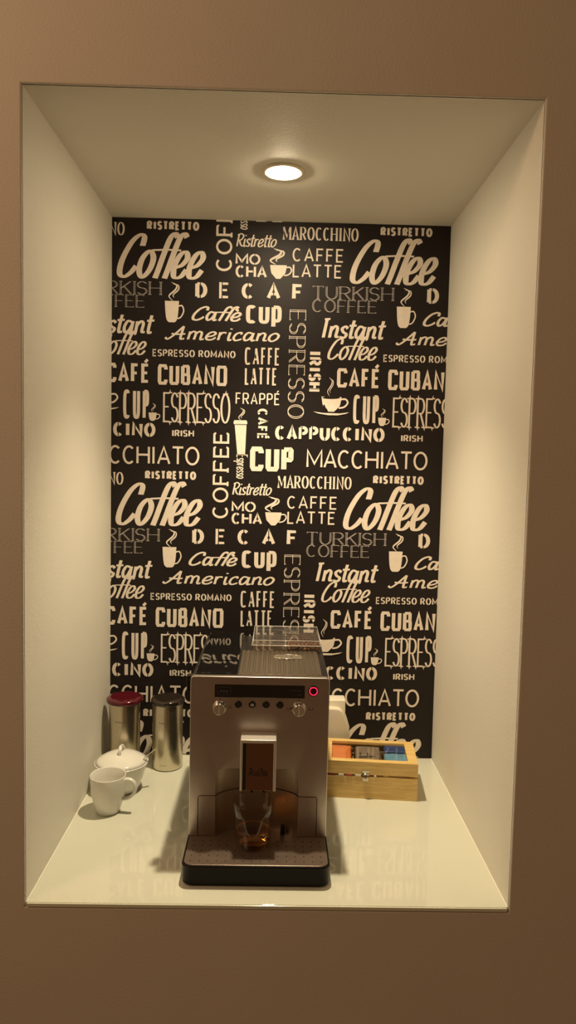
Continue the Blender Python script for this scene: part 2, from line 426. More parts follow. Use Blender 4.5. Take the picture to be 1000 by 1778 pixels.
# the wallpaper's repeat: TX wide, TZ high
TX, TZ = .5512, .587
def wallpaper_tile(W):
    # @@BEGIN
    W.word('RISTRETTO', -0.3184, -0.1953, 1.2888, 1.2684, wv=.28,wh=.21,gap=.06)
    W.word('Coffee', -0.3910, -0.1740, 1.2559, 1.1583, wv=.14,wh=.062,gap=.02,shear=.22,script=True,bars=[(.36,.70,.655)])
    W.only_left = (len(W.f),)
    W.word('COFFEE', -0.1551, -0.1169, 0.7976, 0.5899, wv=.15,wh=.13,gap=.16,serif=.07,slab=.11,rot=90)
    W.only_left += (len(W.f),)
    W.word('Espresso', -0.0978, -0.0728, 0.7456, 0.6873, wv=.10,wh=.08,gap=.08,script=True,rot=-90)
    W.word('Ristretto', -0.1094, -0.0102, 1.2640, 1.2355, wv=.13,wh=.09,gap=.0,shear=.2,script=True)
    W.word('MO', -0.1087, -0.0501, 1.2188, 1.1935, wv=.2,wh=.17,gap=.08,stencil=True)
    W.word('CHA', -0.1082, -0.0338, 1.1915, 1.1634, wv=.2,wh=.17,gap=.08,stencil=True)
    W.word('MAROCCHINO', 0.0017, 0.1810, 1.2835, 1.2537, wv=.15,wh=.05,gap=.07,serif=.03,slab=.05)
    W.word('CAFFE', 0.0259, 0.1474, 1.2350, 1.2037, wv=.13,wh=.115,gap=.17)
    W.word('LATTE', 0.0268, 0.1437, 1.1980, 1.1668, wv=.13,wh=.115,gap=.13)
    W.word('TURKISH', 0.0744, 0.2689, 1.1481, 1.1179, wv=.13,wh=.035,gap=.13,serif=.06,slab=.035,inline=True,mi=2)
    W.word('COFFEE', 0.0752, 0.2290, 1.1167, 1.0876, wv=.13,wh=.035,gap=.13,serif=.05,slab=.035,inline=True,mi=2)
    W.word('D', -0.2029, -0.1743, 1.1497, 1.1136, wv=.27,wh=.17,stencil=True)
    W.word('E', -0.1470, -0.1211, 1.1505, 1.1143, wv=.22,wh=.14,stencil=True)
    W.word('C', -0.0930, -0.0624, 1.1505, 1.1143, wv=.24,wh=.17,stencil=True)
    W.word('A', -0.0337, -0.0009, 1.1507, 1.1145, wv=.24,wh=.17,stencil=True)
    W.word('F', 0.0265, 0.0532, 1.1509, 1.1146, wv=.25,wh=.17,stencil=True)
    W.word('Caffè', -0.2132, -0.0888, 1.0925, 1.0616, wv=.22,wh=.13,gap=.03,shear=.30,script=True,bars=[(.36,.80,.62)])
    W.word('CUp', -0.0819, 0.0030, 1.0997, 1.0567, wv=.23,wh=.18,gap=.11,e=3.6)
    W.word('ESPRESSO', 0.0220, 0.0613, 1.0914, 0.8341, wv=.13,wh=.04,gap=.13,serif=.05,slab=.035,rot=-90,inline=True)
    W.word('Americano', -0.2687, 0.0026, 1.0460, 1.0157, wv=.20,wh=.12,gap=.05,shear=.30,script=True)
    W.word('Instant', 0.0943, 0.2527, 1.0718, 1.0279, wv=.17,wh=.11,gap=.02,shear=.20,script=True)
    W.word('Coffee', 0.1121, 0.2377, 1.0256, 0.9774, wv=.13,wh=.07,gap=.02,shear=.22,script=True,bars=[(.36,.70,.655)])
    W.word('IRISH', 0.0699, 0.1003, 0.9964, 0.8996, wv=.26,wh=.2,gap=.08,stencil=True,rot=-90)
    W.word('ESPRESSO ROMANO', -0.3025, -0.1050, 0.9912, 0.9738, wv=.2,wh=.16,gap=.12,stencil=True)
    W.word('CAFFE', -0.0829, 0.0010, 1.0005, 0.9591, wv=.115,wh=.10,gap=.10,e=3.2)
    W.word('LATTE', -0.0821, -0.0049, 0.9530, 0.9118, wv=.115,wh=.10,gap=.07)
    W.word('CAFÉ', 0.1387, 0.2425, 0.9562, 0.9111, wv=.185,wh=.15,gap=.09,e=14)
    W.word('CUBANO', -0.2897, -0.1241, 0.9555, 0.9079, wv=.18,wh=.14,gap=.085,e=14)
    W.word('FRAPPÉ', -0.1033, 0.0031, 0.8932, 0.8651, wv=.125,wh=.11,gap=.12,e=2.6)
    W.word('CUP', -0.3716, -0.3097, 0.8944, 0.8247, wv=.105,wh=.095,gap=.09,e=3)
    W.word('ESPRESSO', -0.2766, -0.1153, 0.8898, 0.8186, wv=.065,wh=.05,gap=.01,spike=True)
    W.word('CAFÉ', -0.0497, -0.0261, 0.8561, 0.7826, wv=.24,wh=.19,gap=.1,stencil=True,rot=-90)
    W.word('CAPPUCCINO', -0.0069, 0.2572, 0.8164, 0.7826, wv=.25,wh=.2,gap=.09,stencil=True)
    W.word('IRISH', -0.2540, -0.2015, 0.8012, 0.7847, wv=.24,wh=.18,gap=.12,stencil=True)
    W.word('CUP', -0.0662, 0.0388, 0.7647, 0.7065, wv=.22,wh=.18,gap=.08,e=14)
    W.word('MACCHIATO', 0.0701, 0.3633, 0.7615, 0.7164, wv=.115,wh=.115,gap=.05)
    W.cup(-0.0268, 0.0128, 1.1622, 1.1940, 0.0251, .22, .22)
    W.steam(-0.0308, 0.0093, 1.1955, 1.2326)
    W.cup(-0.2744, -0.2408, 1.0547, 1.1046, -0.2286, .14, .12, .68)
    W.steam(-0.2681, -0.2386, 1.1052, 1.1488)
    W.cup(0.1027, 0.1510, 0.8526, 0.8881, 0.1672, .2, .22)
    W.steam(0.1150, 0.1318, 0.8893, 0.9349)
    W.cup(-0.3108, -0.2916, 0.8212, 0.8409, -0.2832, .16, .16, .7)
    W.steam(-0.3054, -0.2932, 0.8419, 0.8635)
    W.steam(-0.0969, -0.0794, 0.8268, 0.8574)
    W.poly([(0.0952, 0.8477), (0.1203, 0.8441), (0.1425, 0.8442), (0.1618, 0.8481), (0.1701, 0.8521), (0.1479, 0.8489), (0.1063, 0.8493), (0.084, 0.8522)], 1)
    W.poly([(0.1476, 0.8865), (0.1469, 0.8856), (0.1448, 0.8848), (0.1414, 0.884), (0.1369, 0.8834), (0.1318, 0.883), (0.1262, 0.8827), (0.1207, 0.8827), (0.1155, 0.8829), (0.111, 0.8833), (0.1076, 0.8839), (0.1054, 0.8847), (0.1047, 0.8855), (0.1054, 0.8864), (0.1075, 0.8872), (0.1109, 0.888), (0.1153, 0.8886), (0.1205, 0.8891), (0.126, 0.8893), (0.1316, 0.8893), (0.1368, 0.8891), (0.1412, 0.8887), (0.1447, 0.8881), (0.1468, 0.8873)], 0)
    W.poly([(0.1072, 0.8672), (0.1102, 0.8604), (0.1158, 0.8557), (0.1193, 0.8551), (0.1136, 0.8618), (0.1102, 0.87)], 0)
    W.poly([(-0.1043, 0.8162), (-0.0759, 0.8164), (-0.0782, 0.7458), (-0.0969, 0.7458)], 1)
    W.poly([(-0.107, 0.8231), (-0.1052, 0.8271), (-0.0761, 0.8273), (-0.0743, 0.8232), (-0.0742, 0.8182), (-0.107, 0.8177)], 1)
    # @@END

def build_wall_back():
    bm = BM()
    Y = DEP
    v = [bm.verts.new(p) for p in ((-HW, Y, 0), (HW, Y, 0), (HW, Y, HT), (-HW, Y, HT))]
    bm.faces.new(v).material_index = 0
    for p in ((-HW, Y + .05, 0), (HW, Y + .05, 0), (HW, Y + .05, HT), (-HW, Y + .05, HT)): v.append(bm.verts.new(p))
    for q in ((4, 7, 6, 5), (0, 4, 5, 1), (1, 5, 6, 2), (2, 6, 7, 3), (3, 7, 4, 0)): bm.faces.new([v[i] for i in q])
    W = Print(); wallpaper_tile(W)
    pb = BM()
    for i in range(-2, 2):
        for j in range(-1, 3):
            ox, oz = i * TX, -j * TZ
            for q, (pts, mi, k) in enumerate(W.f):
                if i == 1 and W.only_left[0] <= q < W.only_left[1]: continue   # the last strip ends before this word
                xs = [p[0] + ox for p in pts]; zs = [p[1] + oz for p in pts]
                if max(xs) < -HW or min(xs) > HW or max(zs) < 0 or min(zs) > HT: continue
                y = Y - .0002 - (2.5e-7 * k)
                try: pb.faces.new([pb.verts.new((x, y, z)) for x, z in zip(xs, zs)]).material_index = mi
                except ValueError: pass
    for co, no in (((-HW, 0, 0), (-1, 0, 0)), ((HW, 0, 0), (1, 0, 0)), ((0, 0, .001), (0, 0, -1)), ((0, 0, HT), (0, 0, 1))):
        bmesh.ops.bisect_plane(pb, geom=pb.verts[:] + pb.edges[:] + pb.faces[:], plane_co=co, plane_no=no, clear_outer=True)
    pb.normal_update()
    for f in pb.faces:
        if f.normal.y > 0: f.normal_flip()
    me = bpy.data.meshes.new('tmp'); pb.to_mesh(me); pb.free(); bm.from_mesh(me); bpy.data.meshes.remove(me)
    struct('wall_back', bm, [M['paper'], M['ink'], M['inkgrey']])

# ------------------------------------------------------------------ the setting
def build_setting():
    build_wall_back()
    bm = BM(); box(bm, -HW - .05, -HW, .004, DEP + .05, -.05, HT + .05); struct('wall_left', bm, M['niche'])
    bm = BM(); box(bm, HW, HW + .05, .004, DEP + .05, -.05, HT + .05); struct('wall_right', bm, M['niche'])
    bm = BM(); box(bm, -HW, HW, .004, DEP, HT, HT + .05); struct('ceiling', bm, M['niche'])
    bm = BM(); box(bm, -HW, HW, .006, DEP, -.05, -.008); struct('floor', bm, M['niche'])
    # front wall around the opening, its arris slightly rounded
    bm = BM()
    o = [(-1.7, -1.0), (1.7, -1.0), (1.7, 2.0), (-1.7, 2.0)]; i_ = [(-HW, -.008), (HW, -.008), (HW, HT), (-HW, HT)]
    O = [bm.verts.new((x, 0, z)) for x, z in o]; I = [bm.verts.new((x, 0, z)) for x, z in i_]; J = [bm.verts.new((x, .006, z)) for x, z in i_]
    for k in range(4):
        l = (k + 1) % 4
        bm.faces.new((O[k], O[l], I[l], I[k])); bm.faces.new((I[k], I[l], J[l], J[k]))
    bm.edges.ensure_lookup_table()
    es = [e for e in bm.edges if all(v in I for v in e.verts)]
    bmesh.ops.bevel(bm, geom=es, offset=.0025, segments=3, affect='EDGES', profile=.5)
    bmesh.ops.recalc_face_normals(bm, faces=bm.faces[:])
    struct('wall_front', bm, M['paint'])
    t = thing('glass_shelf', 'pale green-white glossy glass sheet covering the whole bottom of the niche', 'shelf', (0, 0, -.007))
    bm = BM(); box(bm, -HW + .0035, HW - .0035, .0012, DEP - .002, 0, .007); bevel(bm, .0008, 2); obj('glass_sheet', bm, M['shelf'], t)
    bm = BM(); box(bm, -HW + .0005, -HW + .0035, .002, DEP - .002, 0, .0074); bevel(bm, .0006, 1); obj('sealant_bead', bm, M['silicone'], t)
    bm = BM(); box(bm, HW - .0035, HW - .0005, .002, DEP - .002, 0, .0074); bevel(bm, .0006, 1); obj('sealant_bead', bm, M['silicone'], t)
    bm = BM(); box(bm, -HW + .0035, HW - .0035, -.0012, .0011, .0004, .0062); bevel(bm, .0005, 2); obj('front_edge', bm, M['shelfedge'], t)
    # recessed lamp
    t = thing('downlight', 'round white recessed downlight glowing in the niche ceiling', 'ceiling light', (0, .305, HT))
    bm = BM(); lathe(bm, [(.0415, -.0001), (.0415, -.0022), (.038, -.0040), (.031, -.0046), (.030, -.0030), (.030, -.0001)], closed=True); obj('trim_ring', bm, M['plastic'], t)
    bm = BM(); lathe(bm, [(.0298, -.0032), (.026, -.0062), (.018, -.0082), (.009, -.0090), (0, -.0093)]); obj('lens', bm, M['lens'], t)

# ------------------------------------------------------------------ the coffee machine
SL = 0.0
def top_z(y): return .338 + SL * (y - .16)

def text_on_panel(parent, name, mat, draw, Y, tilt=None):
    W = Print(); draw(W); bm = BM()
    for pts, mi, k in W.f:
        try: bm.faces.new([bm.verts.new((x, Y - 1e-6 * k, z)) for x, z in pts])
        except ValueError: pass
    bm.normal_update()
    for f in bm.faces:
        if f.normal.y > 0: f.normal_flip()
    return obj(name, bm, mat, parent)

def build_machine():
    T = thing('coffee_machine', 'silver and black automatic coffee machine standing in the middle of the glass shelf', 'coffee machine', (-.023, .05, 0))
    base = Matrix.Translation((.023, -.05, 0))
    kids = []
    def P(name, bm, mat, parent=None, ang=None, lab=None):
        o = obj(name, bm, mat, parent or T, ang)
        if parent is None: o.matrix_local = base.copy()
        if lab: o['label'] = lab
        return o
    # main body
    bm = BM()
    prism(bm, [(.181, .004), (.181, .26), (.1605, .26), (.1605, .3375), (.455, .3375), (.470, .334), (.476, .325), (.476, .004)], 'x', -.1490, .1033)
    bevel(bm, .005, 3); P('body', bm, M['black'], ang=35)
    bm = BM(); prism(bm, [(.1605, .3040), (.1605, .3350), (.1750, .3350), (.1790, .3300), (.1790, .3090), (.1750, .3040)], 'x', -.1585, -.1480); bevel(bm, .0018, 2); P('side_lug', bm, M['black'], ang=35)
    # front panel: an inverted U around the cup bay
    xl, xr, zt_, zb_ = -.150, .1042, .3385, .0378
    rl, rr, rz = -.1005, .0507, .166
    arc = lambda cx, cz, r, a0, a1, n=6: [(cx + r * math.cos(math.radians(a0 + (a1 - a0) * k / n)), cz + r * math.sin(math.radians(a0 + (a1 - a0) * k / n))) for k in range(n + 1)]
    pts = [(xl, zb_)] + arc(xl + .007, zt_ - .007, .007, 180, 90) + arc(xr - .007, zt_ - .007, .007, 90, 0) + [(xr, zb_), (rr, zb_)]
    pts += arc(rr - .012, rz - .012, .012, 0, 90) + arc(rl + .012, rz - .012, .012, 90, 180) + [(rl, zb_)]
    bm = BM(); prism(bm, pts, 'y', .147, .160); bevel(bm, .0016, 3, 50); panel = P('front_panel', bm, M['alu'], ang=40)
    # concave cup bay
    bm = BM(); N = 28
    def bay(u): return .1485 + .030 * (max(0, 1 - u * u)) ** .7
    us = [-1 + 2 * k / N for k in range(N + 1)]
    lo = [bm.verts.new(((rl + rr) / 2 + u * (rr - rl + .002) / 2, bay(u), .036)) for u in us]
    hi = [bm.verts.new(((rl + rr) / 2 + u * (rr - rl + .002) / 2, bay(u), .172)) for u in us]
    for k in range(N): bm.faces.new((lo[k], lo[k + 1], hi[k + 1], hi[k])).smooth = True
    tp = [bm.verts.new(((rl + rr) / 2 + u * (rr - rl + .002) / 2, bay(u), .1675)) for u in us]
    bm.faces.new(tp)
    P('cup_bay', bm, M['recess'])
    # seam of the drip drawer
    bm = BM(); zs = .1142
    line = [(-.1335, .1468, .040), (-.1335, .1468, zs - .003), (-.1310, .1468, zs), (-.118, .1468, zs), (rl, .1470, zs + .0005)]
    line += [((rl + rr) / 2 + u * (rr - rl) / 2, bay(u) - .0006, zs + .0005 + .003 * (1 - u * u)) for u in us[1:-1]]
    line += [(rr, .1470, zs + .0005), (.070, .1468, zs), (.0835, .1468, zs), (.0858, .1468, zs - .003), (.0858, .1468, .040)]
    tube(bm, line, .0007, 6, up=Vector((0, 1, .01))); P('drawer_seam', bm, M['mark'])
    # drip tray
    def rrect(x0, x1, y0, y1, r):
        q = lambda cx, cy, a0: [(cx + r * math.cos(math.radians(a0 + 15 * k)), cy + r * math.sin(math.radians(a0 + 15 * k))) for k in range(7)]
        return [(x1, y1), (x0, y1)] + q(x0 + r, y0 + r, 180) + q(x1 - r, y0 + r, 270)
    bm = BM()
    secs = [(.004, .0006), (.0, .004), (.0, .030), (-.001, .0345), (0.0, .0362), (.0022, .0366)]
    rings = []
    for ins, z in secs:
        rings.append([bm.verts.new((x, y, z)) for x, y in rrect(-.1505 + ins, .1050 - ins, .0490 + ins, .181, .017)])
    for A, B in zip(rings, rings[1:]):
        for k in range(len(A)): bm.faces.new((A[k], A[(k + 1) % len(A)], B[(k + 1) % len(A)], B[k]))
    bm.faces.new(rings[0][::-1]); bm.faces.new(rings[-1])
    tray = P('drip_tray', bm, M['tray'], ang=35)
    bm = BM(); prism(bm, rrect(-.1478, .1023, .0515, .178, .015), 'z', .0362, .0378); bevel(bm, .0006, 2, 60)
    for i in range(16):
        for j in range(5):
            x = -.137 + i * .0152; y = .064 + j * .0165
            if (x + .03) ** 2 + (y - .122) ** 2 < .034 ** 2: continue
            c = bm.verts.new((x, y, .03786)); ring = [bm.verts.new((x + .0013 * math.cos(a * PI / 5), y + .0016 * math.sin(a * PI / 5), .03786)) for a in range(10)]
            for k in range(10): bm.faces.new((c, ring[k], ring[(k + 1) % 10])).material_index = 1
    obj('drip_plate', bm, [M['plate'], M['hole']], tray)
    # small dark outlet at the back of the bay
    bm = BM(); lathe(bm, [(0, .0378), (.0045, .0378), (.004, .052), (.002, .056), (0, .0565)], .024, .158, 20); P('float_pin', bm, M['hole'])
    # spout
    sx0, sx1, sy, sz0, sz1 = -.0552, .0086, .107, .1425, .2365
    bm = BM()
    outl = [(sx0, sz0), (sx0, sz1), (sx1, sz1), (sx1, sz0), (sx1 - .0048, sz0), (sx1 - .0048, sz1 - .0060), (sx0 + .0040, sz1 - .0060), (sx0 + .0040, sz0)]
    prism(bm, outl, 'y', sy, .1475); bevel(bm, .0012, 3, 50); spout = P('spout_frame', bm, M['softchrome'], ang=40)
    bm = BM(); box(bm, sx0 + .0042, sx1 - .0050, sy + .0045, .1465, sz0 + .001, sz1 - .0062); obj('spout_core', bm, M['gloss'], spout)
    bm = BM(); box(bm, sx0 + .0100, sx1 - .0052, sy + .0020, sy + .0044, sz0 + .0005, sz1 - .0064); bevel(bm, .0008, 2)
    face = obj('spout_face', bm, M['mirror'], spout, 40)
    fy = sy + .00195
    text_on_panel(face, 'logo', M['mark'], lambda W: (W.word('Melitta', -.0415, -.0045, .1815, .1705, .17, .10, gap=.02, shear=.25, script=True), W.poly([(-.0395, .1815), (-.0355, .1862), (-.0325, .1815)]), W.poly([(-.0205, .1815), (-.0165, .1862), (-.0135, .1815)])), fy)
    for cx in (-.034, -.012):
        bm = BM(); lathe(bm, [(0, .1340), (.0026, .1340), (.0040, .1385), (.0048, .1432), (0, .1432)], cx, .124, 18); obj('nozzle', bm, M['gloss'], spout)
    # display and controls
    bm = BM(); box(bm, -.1055, .0588, .1457, .1475, .3004, .3242); bevel(bm, .0007, 2); disp = P('display', bm, M['gloss'])
    def badge(W):
        for a, b in (((-.1005, .3055), (-.0765, .3055)), ((-.1005, .3195), (-.0765, .3195)), ((-.1005, .3055), (-.1005, .3195)), ((-.0765, .3055), (-.0765, .3195))): W.ribbon([a, b], .0005, .0005)
        W.word('Melitta', -.0965, -.0805, .3145, .3100, .16, .12, gap=.03, shear=.2, script=True)
    text_on_panel(disp, 'display_badge', M['dim'], badge, .14565)
    text_on_panel(disp, 'display_title', M['dim'], lambda W: W.word('CAFFEO', .030, .053, .3165, .3135, .16, .14, gap=.3), .14565)
    text_on_panel(disp, 'display_subtitle', M['dim'], lambda W: W.word('LOUNGE', .036, .053, .3085, .3062, .16, .14, gap=.3), .14565)
    icons = [lambda W, x, z: W.ribbon(sup(x, z, .0022, .0018, 90, 450), .0006, .0006),
             lambda W, x, z: (W.poly(sup(x - .0016, z, .0011, .0028, 0, 342)), W.poly(sup(x + .0016, z, .0011, .0028, 0, 342))),
             lambda W, x, z: (W.ribbon([(x - .0022, z - .0016), (x - .001, z + .0016), (x + .001, z - .0016), (x + .0022, z + .0016)], .0006, .0006)),
             lambda W, x, z: (W.ribbon([(x - .002, z), (x + .002, z)], .0006, .0006), W.ribbon([(x, z - .002), (x, z + .002)], .0006, .0006))]
    Rx = Matrix.Rotation(PI / 2, 4, 'X')
    def lathe_y(prof, cx, cz, y0, seg=32, mi=0, bm=None):
        bm = bm or BM(); n0 = len(bm.verts); lathe(bm, prof, seg=seg, mi=mi)
        bm.verts.ensure_lookup_table()
        for v in bm.verts[n0:]: v.co = Vector((cx + v.co.x, y0 - v.co.z, cz + v.co.y))
        return bm
    for k, x in enumerate((-.0622, -.0368, -.0115, .0138)):
        bm = lathe_y([(.0068, 0), (.0068, .0016), (.0060, .0026), (.003, .0022), (0, .0021)], x, .2874, .1470)
        bt = P('button', bm, M['gloss'])
        text_on_panel(bt, 'button_icon', M['white'] if k == 1 else M['dim'], lambda W: icons[k](W, x, .2874), .1443)
    for k, (x, z) in enumerate(((-.0960, .2812), (.0487, .2812))):
        bm = lathe_y([(.0130, 0), (.0128, .0012), (.0112, .0020), (.0108, .0120), (.0098, .0136), (.0060, .0126), (0, .0122)], x, z, .1470, 40)
        kn = P('knob', bm, M['chrome'])
        bm = BM(); box(bm, x - .0011, x + .0011, .1330, .1362, z - .0090, z + .0095); bevel(bm, .0007, 2); obj('knob_grip', bm, M['softchrome'], kn)
        bm = BM(); box(bm, x - .0005, x + .0005, .1464, .1472, z + .0135, z + .0175); obj('knob_mark', bm, M['mark'], kn)
    text_on_panel(panel, 'bean_symbol', M['mark'], lambda W: (W.ribbon(sup(-.0770, .2820, .0028, .0020, 90, 450), .0006, .0006), W.ribbon([(-.0792, .2806), (-.0748, .2834)], .0005, .0005)), .14685)
    text_on_panel(panel, 'steam_symbol', M['mark'], lambda W: (W.ribbon(sup(.0290, .2805, .0020, .0014, 90, 450), .0006, .0006), W.ribbon([(.0275, .2778), (.031, .2778)], .0006, .0006), W.poly(sup(.0340, .2815, .0014, .0020, 0, 340))), .14685)
    text_on_panel(panel, 'cup_symbol', M['mark'], lambda W: (W.ribbon(sup(.0705, .2815, .0036, .0030, 140, 400), .0008, .0008), W.ribbon([(.066, .2790), (.075, .2790)], .0006, .0006)), .14685)
    bm = lathe_y([(.0100, 0), (.0100, .0010), (.0052, .0016), (0, .0013)], .0745, .3143, .1470)
    pw = P('power_button', bm, M['black'], lab='black power button with a glowing red ring')
    bm = lathe_y([(.0080, .0014), (.0080, .0019), (.0061, .0021), (.0060, .0014)], .0745, .3143, .1470)
    obj('light_ring', bm, M['led'], pw)
    text_on_panel(pw, 'power_icon', M['wine'], lambda W: (W.ribbon(sup(.0745, .3143, .0024, .0024, 130, 410), .0005, .0005), W.ribbon([(.0745, .3143), (.0745, .3172)], .0005, .0005)), .1449)
    # top: black lids on the left, ribbed plate, hopper
    def slab(x0, x1, y0, y1, t, off=0.0):
        bm = BM()
        prism(bm, [(y0, top_z(y0) + off), (y1, top_z(y1) + off), (y1, top_z(y1) + off + t), (y0, top_z(y0) + off + t)], 'x', x0, x1)
        return bm
    bm = slab(-.1425, -.0670, .1615, .2435, .0022); bevel(bm, .0009, 2); P('service_lid', bm, M['gloss'])
    bm = slab(-.1425, -.0670, .2465, .470, .0030); bevel(bm, .0009, 2); P('tank_lid', bm, M['gloss'])
    bm = BM(); n = 16; x0, x1, y0, y1 = -.0640, .0900, .1630, .3235
    prof = []
    for k in range(n):
        a = x0 + (x1 - x0) * k / n; w = (x1 - x0) / n
        prof += [(a, .0016), (a + w * .18, .0030), (a + w * .62, .0030), (a + w * .80, .0016)]
    prof.append((x1, .0016))
    A = [bm.verts.new((x, y0, top_z(y0) + h)) for x, h in prof]; B = [bm.verts.new((x, y1, top_z(y1) + h)) for x, h in prof]
    for k in range(len(prof) - 1): bm.faces.new((A[k], A[k + 1], B[k + 1], B[k]))
    a0, a1 = bm.verts.new((x0, y0, top_z(y0) - .002)), bm.verts.new((x1, y0, top_z(y0) - .002))
    b0, b1 = bm.verts.new((x0, y1, top_z(y1) - .002)), bm.verts.new((x1, y1, top_z(y1) - .002))
    bm.faces.new([a0, a1] + A[::-1]); bm.faces.new([b1, b0] + B); bm.faces.new((a0, A[0], B[0], b0)); bm.faces.new((a1, b1, B[-1], A[-1]))
    bmesh.ops.recalc_face_normals(bm, faces=bm.faces[:])
    wp = P('warming_plate', bm, M['ridge'])
    tilt = Matrix.Translation((.0290, .2765, top_z(.2765) + .0033)) @ Matrix.Rotation(math.atan(SL), 4, 'X')
    bm = BM(); tube(bm, [(.029 * math.cos(a * PI / 24), .0165 * math.sin(a * PI / 24), 0) for a in range(49)], .0009, 8, caps=False)
    lathe(bm, [(0, -.0004), (.0280, -.0002), (.0285, -.002)], mi=1)
    for v in bm.verts:
        if len([f for f in v.link_faces if f.material_index == 1]): v.co.y *= .56
        v.co = tilt @ v.co
    obj('finger_recess', bm, [M['chrome'], M['cavity']], wp)
    # hopper
    hop = Matrix.Translation((0, .3250, top_z(.3250) + .0006)) @ Matrix.Rotation(math.atan(SL), 4, 'X')
    def frustum(bm, b, t, z0, z1, mi=0):
        c = [bm.verts.new(hop @ Vector((x, y, z0))) for x, y in ((b[0], b[2]), (b[1], b[2]), (b[1], b[3]), (b[0], b[3]))]
        d = [bm.verts.new(hop @ Vector((x, y, z1))) for x, y in ((t[0], t[2]), (t[1], t[2]), (t[1], t[3]), (t[0], t[3]))]
        return c, d
    bm = BM()
    c, d = frustum(bm, (-.0435, .0970, 0, .139), (-.0445, .0985, -.001, .140), 0, .0122)
    c2, d2 = frustum(bm, (-.0415, .0950, .002, .137), (-.0425, .0965, .001, .138), .0012, .0122)
    for k in range(4):
        l = (k + 1) % 4
        bm.faces.new((c[k], c[l], d[l], d[k])); bm.faces.new((c2[l], c2[k], d2[k], d2[l])); bm.faces.new((d[k], d[l], d2[l], d2[k])).material_index = 1
    bm.faces.new(c[::-1]); bm.faces.new(c2)
    hp = P('bean_hopper', bm, [M['acrylic'], M['acrylicedge']], lab='clear bean hopper on the rear right of the top')
    bm = BM()
    c, d = frustum(bm, (-.0450, .0990, -.0015, .1405), (-.0430, .0970, .006, .136), .0126, .0212)
    for k in range(4): bm.faces.new((c[k], c[(k + 1) % 4], d[(k + 1) % 4], d[k]))
    bm.faces.new(d)
    def rail(p, q, r=.0009): tube(bm, [hop @ Vector(p), hop @ Vector(q)], r, 6, mi=1)
    lo4 = [(-.0450, -.0015, .0126), (.0990, -.0015, .0126), (.0990, .1405, .0126), (-.0450, .1405, .0126)]; hi4 = [(-.0430, .006, .0212), (.0970, .006, .0212), (.0970, .136, .0212), (-.0430, .136, .0212)]
    for k in range(4): rail(hi4[k], hi4[(k + 1) % 4], .0007); rail(lo4[k], hi4[k], .0006)
    rail(lo4[0], lo4[1], .0009)
    tube(bm, [hop @ Vector((.0270 + .026 * math.cos(a * PI / 20), .070 + .018 * math.sin(a * PI / 20), .0213)) for a in range(41)], .0004, 6, caps=False, mi=0)
    obj('hopper_lid', bm, [M['acrylic'], M['acrylicedge']], hp)
    bm = BM(); box(bm, .0245, .0255, .003, .136, .0014, .0120, mat=hop); obj('hopper_divider', bm, M['acrylicedge'], hp)
    bm = BM(); mt = hop @ Matrix.Translation((.049, .0048, .0066)) @ Matrix.Rotation(-.65, 4, 'Y')
    box(bm, -.0072, .0072, -.0014, .0014, -.0016, .0016, mat=mt); bevel(bm, .0006, 2); obj('grind_slider', bm, M['black'], hp)
    # coffee beans in the right-hand half
    bm = BM(); bmesh.ops.create_uvsphere(bm, u_segments=16, v_segments=10, radius=1)
    for v in bm.verts:
        x, y, z = v.co
        z2 = z * .62 if z < 0 else z * .40 - .30 * max(0, 1 - (y / .24) ** 2) * max(0, 1 - x * x) * .55
        v.co = Vector((x * .0046, y * .0034, z2 * .0034 if z >= 0 else z * .0028))
    for f in bm.faces: f.smooth = True
    me = bpy.data.meshes.new('coffee_bean'); bm.to_mesh(me); bm.free(); me.materials.append(M['bean'])
    cnt = 0
    for layer in range(2):
        for j in range(12):
            for i in range(8):
                if layer == 1 and (j % 2 or i == 7) and j > 2: continue
                x = .0325 + i * .0082 + (.004 if layer else 0) + random.uniform(-.0004, .0004)
                y = .0078 + j * .0100 + random.uniform(-.0005, .0005) + (.003 if layer else 0)
                if i in (1, 2, 3) and j == 0 : y += .0035
                if x > .0905 or y > .1320: continue
                p = hop @ Vector((x, y, .0044 + layer * .0052))
                o = bpy.data.objects.new('coffee_bean', me); COL.objects.link(o)
                o.location = p; o.rotation_euler = (random.uniform(-.35, .35) + (PI if random.random() < .35 else 0), random.uniform(-.3, .3), PI / 2 * (random.random() < .0) + random.uniform(-.35, .35))
                tag(o, 'dark roasted coffee bean heaped inside the clear hopper', 'coffee bean', 'coffee beans in the hopper'); cnt += 1

